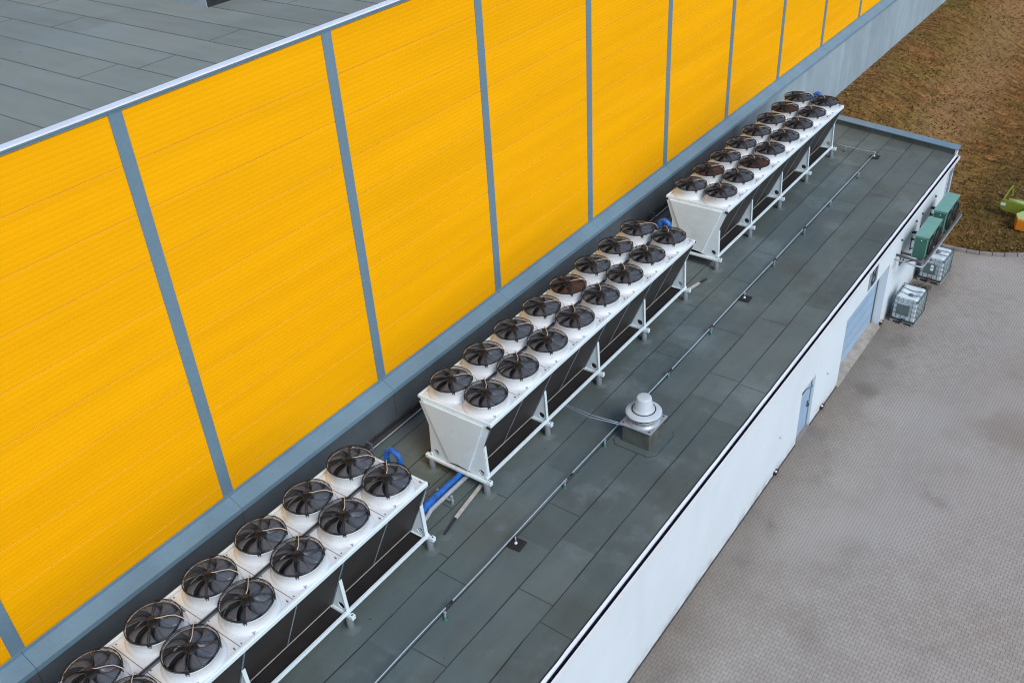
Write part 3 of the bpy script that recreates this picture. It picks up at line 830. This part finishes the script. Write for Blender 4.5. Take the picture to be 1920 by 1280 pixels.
t = thing('wall_foot_pipe', 'thin pale pipe running along the foot of the dark plinth', 'pipe', (0,0,0))
MB().tube([(-1.93, -26+k*1.5, -2.24+.006*math.sin(k*2.1)) for k in range(33)], .02, 8).build('pipe_run', 'greywrap', t)
MB().tube([(-1.99, -26+k*1.5, -2.10+.006*math.sin(k*1.3)) for k in range(33)], .026, 8).build('dark_pipe', 'black', t)
pc = MB()
for k in range(24): pc.box(-2.1,-1.9,-25+k*2.0,-24.95+k*2.0,-2.28,-2.06)
pc.build('clip', 'tray', t)
for (a, b, c, lab) in (((1.06,-.55),(1.20,-1.66),(1.27,-2.16),'pale flat channel laid on the roof between nearest and middle coolers'),
                       ((1.13,9.30),(1.24,10.02),(1.30,10.41),'pale flat channel laid on the roof between middle and farthest coolers')):
    t = thing('roof_channel', lab, 'channel', (a[0],a[1],ZR), group='pale channels laid between coolers')
    pa_, pb_ = Vector((0,0,.10)), Vector((b[0]-a[0],b[1]-a[1],.07)); pc_ = Vector((c[0]-a[0],c[1]-a[1],.02))
    MB().bar(pa_, pb_, .075, .05).build('channel', 'lath', t, bevel=.004)
    MB().bar(pb_, pc_, .06, .03).build('felt_cover', 'seam', t, bevel=.008)
    mb = MB().lathe([(.17,.003),(.15,.012),(.0,.016)], (pc_.x,pc_.y,0), 20); mb.build('felt_patch', 'roof', t)

# ------------------------------------------------------------------ lightning conductor
XR, ZRO = 2.675, ZR+.20
t = thing('conductor_rod', 'long pale lightning rod running the length of the annex roof', 'lightning rod', (XR,0,ZRO))
couplers = [-3.70,.69,5.44,7.84,12.19,14.59]
rw = [-26+ k*2.35 for k in range(21)]
P_ = [(rs.uniform(-.015,.015) - (.03 if y < 3 and y > -1 else 0), y, .008*math.sin(y)) for y in rw if y < 21] + [(.0,21.46,0)]
MB().tube(P_, .0135, 8).build('rod', 'rod', t)
for y in couplers: MB().tube([(-.0,y-.10,.004),(-.0,y+.10,.004)], .026, 10).build('coupler', 'black', t)
t = thing('conductor_rod', 'short lightning rod crossing the roof from the farthest cooler', 'lightning rod', (1.2,21.5,ZRO))
MB().tube([(-.15,.07,.02),(.35,.03,.0),(1.40,-.02,0),(1.475,-.03,0)], .0115, 8).build('rod', 'rod', t)
t = thing('conductor_rod', 'double thin lightning rod from the middle cooler to the mushroom vent', 'lightning rod', (1.34,2.55,ZR+.46))
MB().tube([(0,.03,0),(.7,.07,-.06),(1.62,.05,.06)], .008, 6).build('rod', 'rod', t)
MB().tube([(0,-.02,0),(.7,.0,-.08),(1.62,.0,.06)], .008, 6).build('rod', 'rod', t)
hold = [(2.72,-3.90,'g'),(2.72,-1.54,'p'),(2.65,.50,'g'),(2.68,2.2,'g'),(2.66,5.43,'g'),(2.71,7.81,'g'),(2.70,9.96,'p'),(2.70,12.14,'g'),(2.72,14.52,'g'),(2.71,16.83,'g'),(2.75,19.46,'g'),(2.62,21.48,'p'),(1.55,21.50,'g'),(2.70,-6.2,'g'),(2.70,-8.5,'p')]
gproto = pproto = None
for i, (x, y, k) in enumerate(hold):
    if k == 'g':
        lab = 'green footed clip carrying a lightning rod on the roof felt'
        if i == 12: lab = 'green footed clip under the short crossing rod'
        t = thing('rod_clip', lab, 'rod clip', (x,y,ZR), group='green clips under the lightning rods')
        if gproto is None:
            a = MB().lathe([(.068,.002),(.064,.016),(.045,.028),(.025,.034),(.022,.05)], (0,0,0), 8).build('clip_base', 'greenbase', t)
            b = MB().box(-.012,.012,-.02,.02,.04,.215).box(-.03,.03,-.02,.02,.185,.20).build('clip_post', 'galv', t)
            gproto = (a, b)
        else:
            for q in gproto: inst(q, t)
    else:
        lab = {1:'black square ballast pad under the rod near the nearest cooler',6:'black square ballast pad under the rod beyond the vent',11:'black ballast pad at the corner where two rods meet'}.get(i,'black square ballast pad under the rod, out at the near end')
        t = thing('ballast_pad', lab, 'ballast pad', (x+.05,y,ZR), rz=R(4), group='black ballast pads under the lightning rods')
        if pproto is None:
            a = MB().box(-.16,.16,-.16,.16,.004,.05).build('pad', 'padblack', t, bevel=.02)
            b = MB().tube([(-.03,0,.05),(-.03,0,.24)], .014, 8).build('pad_post', 'galv', t)
            c = MB().lathe([(.035,.05),(.03,.075),(.014,.09)], (-.03,0,0), 12, capt=True).build('pad_nut', 'coping', t)
            pproto = (a, b, c)
        else:
            for q in pproto: inst(q, t)

# ------------------------------------------------------------------ mushroom roof vent
t = thing('roof_vent', 'light grey mushroom roof vent on a square felted kerb', 'roof vent', (3.29,2.95,ZR))
k = MB(); q = .37
k.box(-q,q,-q,q,.0,.53)
k.build('kerb', 'kerbfelt', t, bevel=.02)
fl = MB().prism([(-.56,-.42),(-.44,-.56),(.44,-.56),(.58,-.40),(.58,.44),(.46,.58),(-.46,.58),(-.56,.44)], 'z', .005, .014)
fl.build('felt_skirt', 'roof', t)
MB().prism([(q[0]*1.022,q[1]*1.022) for q in ((-.56,-.42),(-.44,-.56),(.44,-.56),(.58,-.40),(.58,.44),(.46,.58),(-.46,.58),(-.56,.44))], 'z', .001, .0045).build('skirt_edge', 'seam', t)
MB().prism([(-.42,-.42),(.42,-.42),(.42,.42),(-.42,.42)], 'z', .53, .565).build('base_plate', 'galv', t, bevel=.008)
bt = MB()
for sx in (-1,1):
    for sy in (-1,1): bt.lathe([(.02,.565),(.02,.58)], (sx*.35,sy*.35,0), 10, capt=True)
bt.build('bolt', 'black', t)
sp = MB().lathe([(.40,.565),(.375,.61),(.33,.63)], (0,0,0), 40)
sp.build('inlet_ring', 'galv', t)
MB().lathe([(.30,.60),(.30,.79)], (0,0,0), 32).build('louvre_core', 'black', t)
lo = MB()
for a in range(0, 360, 20):
    c_, s_ = math.cos(R(a)), math.sin(R(a)); lo.bar((.335*c_,.335*s_,.61),(.335*c_,.335*s_,.79),.014,.03,up=(c_,s_,0))
lo.lathe([(.34,.655),(.35,.66),(.34,.668)], (0,0,0), 40); lo.lathe([(.37,.715),(.385,.722),(.37,.73)], (0,0,0), 40)
lo.build('louvre', 'galv', t)
MB().lathe([(.405,.800),(.428,.806),(.434,.824),(.420,.842),(.36,.866),(.285,.885)], (0,0,0), 56, capb=True).build('hood', 'ventgrey', t)
MB().lathe([(.262,.883),(.262,.905),(.240,.915),(.226,.93),(.180,1.205),(.168,1.235),(.135,1.247),(.0,1.250)], (0,0,0), 48).build('cowl', 'ventgrey', t)
MB().lathe([(.290,.884),(.292,.892),(.264,.893)], (0,0,0), 48).build('cowl_gap', 'black', t)

# ------------------------------------------------------------------ condensers on the wall
def condenser(lab, x0, x1, y0, y1, z0, z1):
    t = thing('condenser', lab, 'condenser', (x0,y0,z0), group='teal condensers hung on the white wall'); dx, dy, dz = x1-x0, y1-y0, z1-z0
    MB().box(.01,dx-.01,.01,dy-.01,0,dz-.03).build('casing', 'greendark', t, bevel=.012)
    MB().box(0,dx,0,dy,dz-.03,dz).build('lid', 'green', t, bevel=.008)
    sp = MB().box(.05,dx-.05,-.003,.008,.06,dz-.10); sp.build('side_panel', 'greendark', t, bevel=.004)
    MB().box(.02,.04,-.006,.01,.0,dz-.04).box(dx-.04,dx-.02,-.006,.01,0,dz-.04).box(.02,dx-.02,-.006,.01,dz-.07,dz-.05).build('trim', 'green', t)
    MB().box(dx*.5,dx*.5+.03,-.008,-.002,dz-.17,dz-.13).build('badge', 'coping', t)
    for cy in (dy*.27, dy*.73):
        f = MB().lathe([(.30,0),(.34,.012),(.345,.05),(.32,.07),(.29,.06)], (0,0,0), 28); f.lathe([(.0,.02),(.30,.02)], (0,0,0), 28)
        o = f.build('fan_grille', 'black', t); o.location = (dx-.012,cy,dz*.46); o.rotation_euler = (0,R(90),0)
        wv = MB()
        for r in (.08,.14,.20,.26): wv.tube([(r*math.cos(k*math.pi/12), r*math.sin(k*math.pi/12), .075) for k in range(24)], .006, 4, closed=True)
        for k in range(8): wv.tube([(.04*math.cos(k*math.pi/4),.04*math.sin(k*math.pi/4),.08),(.3*math.cos(k*math.pi/4),.3*math.sin(k*math.pi/4),.065)], .006, 4)
        wo = wv.build('grille_wire', 'black', o)
    for cy in (.22, dy-.22):
        MB().box(-x0+XE,dx+.04,cy-.025,cy+.025,-.075,-.005).bar((-x0+XE+.02,cy,-.42),(dx-.08,cy,-.07),.03,.04).box(-x0+XE,-x0+XE+.03,cy-.025,cy+.025,-.48,.05).build('wall_bracket', 'brownpipe', t)
    MB().box(-x0+XE+.0,.02,dy*.80,dy*.80+.05,.22,.27).box(-x0+XE+.0,.02,dy*.90,dy*.90+.05,.18,.23).build('refrigerant_line', 'black', t)
    return t
condenser('near teal condenser hung on the wall, its pale side panel facing the camera', 5.47, 5.93, 17.30, 18.87, -3.74, -2.90)
condenser('far teal condenser hung on the wall near the building corner', 5.47, 5.93, 19.42, 21.04, -3.74, -2.90)
t = thing('wall_pipe', 'grey brown pipes leaving the wall and turning along below the condensers', 'pipe', (0,0,0))
def rbend(P_, r, seg=10):
    return MB().tube(P_, r, seg)
rbend([(5.1,16.90,-3.56),(5.88,16.88,-3.60),(5.97,16.92,-3.62),(6.00,17.05,-3.63),(6.02,19.0,-3.66),(6.04,21.3,-3.68)], .045).build('pipe_run', 'brownpipe', t)
rbend([(5.1,16.76,-3.66),(5.90,16.76,-3.72),(6.0,16.82,-3.74),(6.02,16.97,-3.74),(6.03,19.0,-3.80),(6.05,21.4,-3.82)], .026).build('pipe_run', 'greywrap', t)
rbend([(5.98,17.5,-3.74),(5.99,19.3,-3.76),(6.0,21.35,-3.77)], .035).build('pipe_run', 'brownpipe', t)
MB().box(5.32,5.36,16.5,17.0,-3.72,-3.69).box(5.1,6.12,17.55,17.60,-3.82,-3.79).box(5.1,6.12,20.0,20.05,-3.85,-3.82).box(5.1,6.12,20.85,20.9,-3.85,-3.82).build('pipe_support', 'brownpipe', t)

# ------------------------------------------------------------------ liquid tanks in cages
def ibc(lab, x0, y0, rz, dented, stickers):
    wx, wy, zb, zt = .82, 1.0, .15, 1.06
    t = thing('caged_tank', lab, 'tank', (x0,y0,ZG), rz, group='white liquid tanks in wire cages beside the wall')
    # bottle: rounded block whose top can sag
    nx, ny = 13, 15; mb = MB(); v = []
    def prof_(a, n): u = a/(n-1); return u
    bm = bmesh.new(); bmesh.ops.create_cube(bm, size=1.0)
    for e in bm.edges: pass
    bmesh.ops.subdivide_edges(bm, edges=bm.edges[:], cuts=12, use_grid_fill=True)
    for q in bm.verts:
        x, y, z = q.co; sx, sy = x*(wx-.05), y*(wy-.05)
        edge = max(0, abs(x)-.36)**2 + max(0, abs(y)-.36)**2
        k = 1-1.0*edge
        zz = (z+.5)*(zt-zb)+zb
        if z > .49:
            mid = max(0, 1-(abs(y)/.34)**2)
            zz -= .02*mid
            if dented: zz -= .24*math.exp(-((x-.10)**2/.05+(y+.02)**2/.035)) + .05*math.exp(-((x+.2)**2/.02+(y-.1)**2/.02))
            zz -= .10*max(0,(abs(x)-.40)/.1)**2 + .06*max(0,(abs(y)-.42)/.08)**2
        q.co = (sx*k+wx/2, sy*k+wy/2, zz)
    me = bpy.data.meshes.new('bottle'); bm.to_mesh(me); bm.free()
    for p in me.polygons: p.use_smooth = True
    me.materials.append(M['hdpe']); o = bpy.data.objects.new('bottle', me); C.objects.link(o); o.parent = t
    MB().lathe([(.09,0),(.09,.04),(.0,.045)], (wx/2,wy/2,zt-.16 if dented else zt-.03), 16).build('filler_cap', 'tray', t)
    # cage
    c = MB(); rr = .0115
    def loop(z, e=0): c.tube([(-e,-e,z),(wx+e,-e,z),(wx+e,wy+e,z),(-e,wy+e,z)], rr, 6, closed=True)
    for z in (.20,.40,.58,.76,.94,1.03): loop(z)
    for k in range(6):
        x = wx*k/5; c.tube([(x,0,.16),(x,0,1.03)], rr, 6); c.tube([(x,wy,.16),(x,wy,1.03)], rr, 6)
    for k in range(7):
        y = wy*k/6; c.tube([(0,y,.16),(0,y,1.03)], rr, 6); c.tube([(wx,y,.16),(wx,y,1.03)], rr, 6)
    for y in (wy*.34, wy*.66): c.tube([(0,y,1.03),(.02,y,1.07),(wx*.5,y,1.055-(.05 if dented else 0)),(wx-.02,y,1.07),(wx,y,1.03)], .013, 6)
    c.build('cage', 'cage', t)
    MB().box(wx*.18,wx*.70,-.018,-.012,.38,.80).build('name_plate', 'plate', t)
    if stickers:
        MB().box(wx*.47,wx*.60,-.022,-.0185,.66,.76).box(wx*.47,wx*.60,-.022,-.0185,.53,.63).build('sticker', 'coping', t)
    else:
        MB().box(wx*.20,wx*.62,-.022,-.0185,.80,.825).build('sticker', 'coping', t)
    p = MB()
    for x in (.0, wx*.5-.05, wx-.10): p.box(x,x+.10,0,wy,.0,.09)
    p.box(0,wx,0,.09,.092,.115).box(0,wx,wy-.09,wy,.092,.115).box(0,wx,wy/2-.05,wy/2+.05,.092,.115)
    p.build('pallet_base', 'pallet', t, bevel=.004)
    MB().box(.02,wx-.02,.02,wy-.02,.118,.155).build('tray_sheet', 'black', t)
    MB().tube([(wx/2,.02,.2),(wx/2,-.06,.2)], .045, 10).tube([(wx/2,-.04,.2),(wx/2,-.06,.12)], .04, 10).build('valve', 'black' if not stickers else 'rust', t)
ibc('near caged white tank with a sunken top beside the blue gate', 5.30, 16.86, R(-2), True, False)
ibc('far caged white tank under the condenser pipes, two white stickers on its plate', 5.27, 20.08, R(-3), False, True)
# stack of old pallets between the tanks
for k, (x, y, rz, lab) in enumerate(((5.20,18.42,3,'lower dark wooden pallet between the two caged tanks'),(5.24,18.50,-2,'upper dark wooden pallet lying on the other between the tanks'))):
    t = thing('wooden_pallet', lab, 'pallet', (x,y,ZG+.125*k), R(rz), group='old pallets between the tanks')
    a = MB()
    for yy in (0,.45,.9): a.box(0,.66,yy,yy+.08,.0,.085)
    a.build('bearer', 'wood', t)
    b = MB()
    for i in range(5):
        if k == 1 and i == 3: continue
        b.box(i*.135,i*.135+.10,-.02,1.0,.088,.108)
    b.build('top_board', 'wood', t)
t = thing('metal_frame', 'thin grey metal frame leaning low across the pallets', 'frame', (5.28,18.6,ZG+.25))
MB().tube([(0,0,.02),(.55,-.12,.03),(.68,.72,.05),(.1,.85,.05)], .014, 6, closed=True).tube([(.28,-.06,.03),(.38,.79,.05)], .012, 6).build('tubes', 'cage', t)
MB().box(.12,.22,.20,.42,.035,.06).box(.34,.46,.30,.36,.035,.06).build('slab', 'concrete', t)

# ------------------------------------------------------------------ mower at the right edge
t = thing('mower', 'lime green tractor mower with an orange cover standing on the grass', 'mower', (6.45,26.75,ZG), R(0))
bd = MB().prism([(.0,.62),(.06,.36),(.20,.28),(1.0,.22),(1.9,.25),(1.9,.62),(.85,.66),(.30,.74),(.08,.76)], 'y', -.03, .03)
bd.build('side_plate', 'lime', t, bevel=.012)
MB().tube([(.30,.06,.74),(.8,.05,.72),(1.5,.04,.70),(1.9,.04,.70)], .075, 12).build('main_beam', 'limepale', t)
hp = MB()
hp.bar((.12,.05,.74),(.22,.85,1.02),.05,.05); hp.bar((.22,.85,1.02),(.30,.9,.55),.05,.05)
hp.tube([(.22,.86,1.0),(.55,.84,.95),(1.0,.80,.86),(1.5,.7,.80)], .014, 6); hp.tube([(.95,.1,.72),(1.2,.45,.80),(1.35,.70,.83)], .010, 6)
hp.bar((.30,.10,.70),(.62,.45,.62),.10,.06); hp.bar((.60,.45,.62),(1.1,.55,.55),.10,.10)
hp.build('hitch_frame', 'lime', t, bevel=.006)
MB().tube([(.05,.25,.70),(-.10,.38,.74),(-.10,.55,.70),(.02,.60,.62)], .032, 8).build('hose', 'black', t)
MB().tube([(.45,.30,.60),(.42,.34,.66),(.48,.38,.66),(.50,.35,.58)], .03, 8).build('coupling', 'black', t)
MB().box(.06,.24,-.037,-.031,.50,.62).build('plate', 'coping', t)
MB().bar((.26,-.02,.30),(.22,-.10,.0),.03,.03).build('prop_stand', 'black', t)
MB().lathe([(.0,0),(.03,.01),(.03,.04),(.0,.05)], (1.02,.80,.86), 10).build('knob', 'coping', t)
# covered cutter head: orange skirt under a pale green lid
sk = MB().prism([(.78,-.62),(.90,-1.02),(2.2,-1.15),(2.2,-.30),(.95,-.28)], 'z', .04, .50); sk.build('skirt', 'orange', t, bevel=.03)
MB().prism([(.77,-.60),(.92,-1.0),(2.2,-1.12),(2.2,-.26),(.94,-.24)], 'z', .502, .535).build('lid', 'limepale', t, bevel=.012)
MB().tube([(1.25,-.10,.66),(1.5,-.25,.62),(1.9,-.35,.60)], .05, 8).build('guard_tube', 'limepale', t)
MB().bar((1.0,.0,.55),(1.25,-.5,.56),.12,.05).build('swing_arm', 'lime', t, bevel=.006)
MB().lathe([(.0,-.09),(.20,-.09),(.24,-.07),(.25,0),(.24,.07),(.20,.09),(.0,.09)], (0,0,0), 24).build('wheel', 'black', t).matrix_local = Matrix.Translation((1.75,.45,.25)) @ Matrix.Rotation(R(90), 4, 'X')
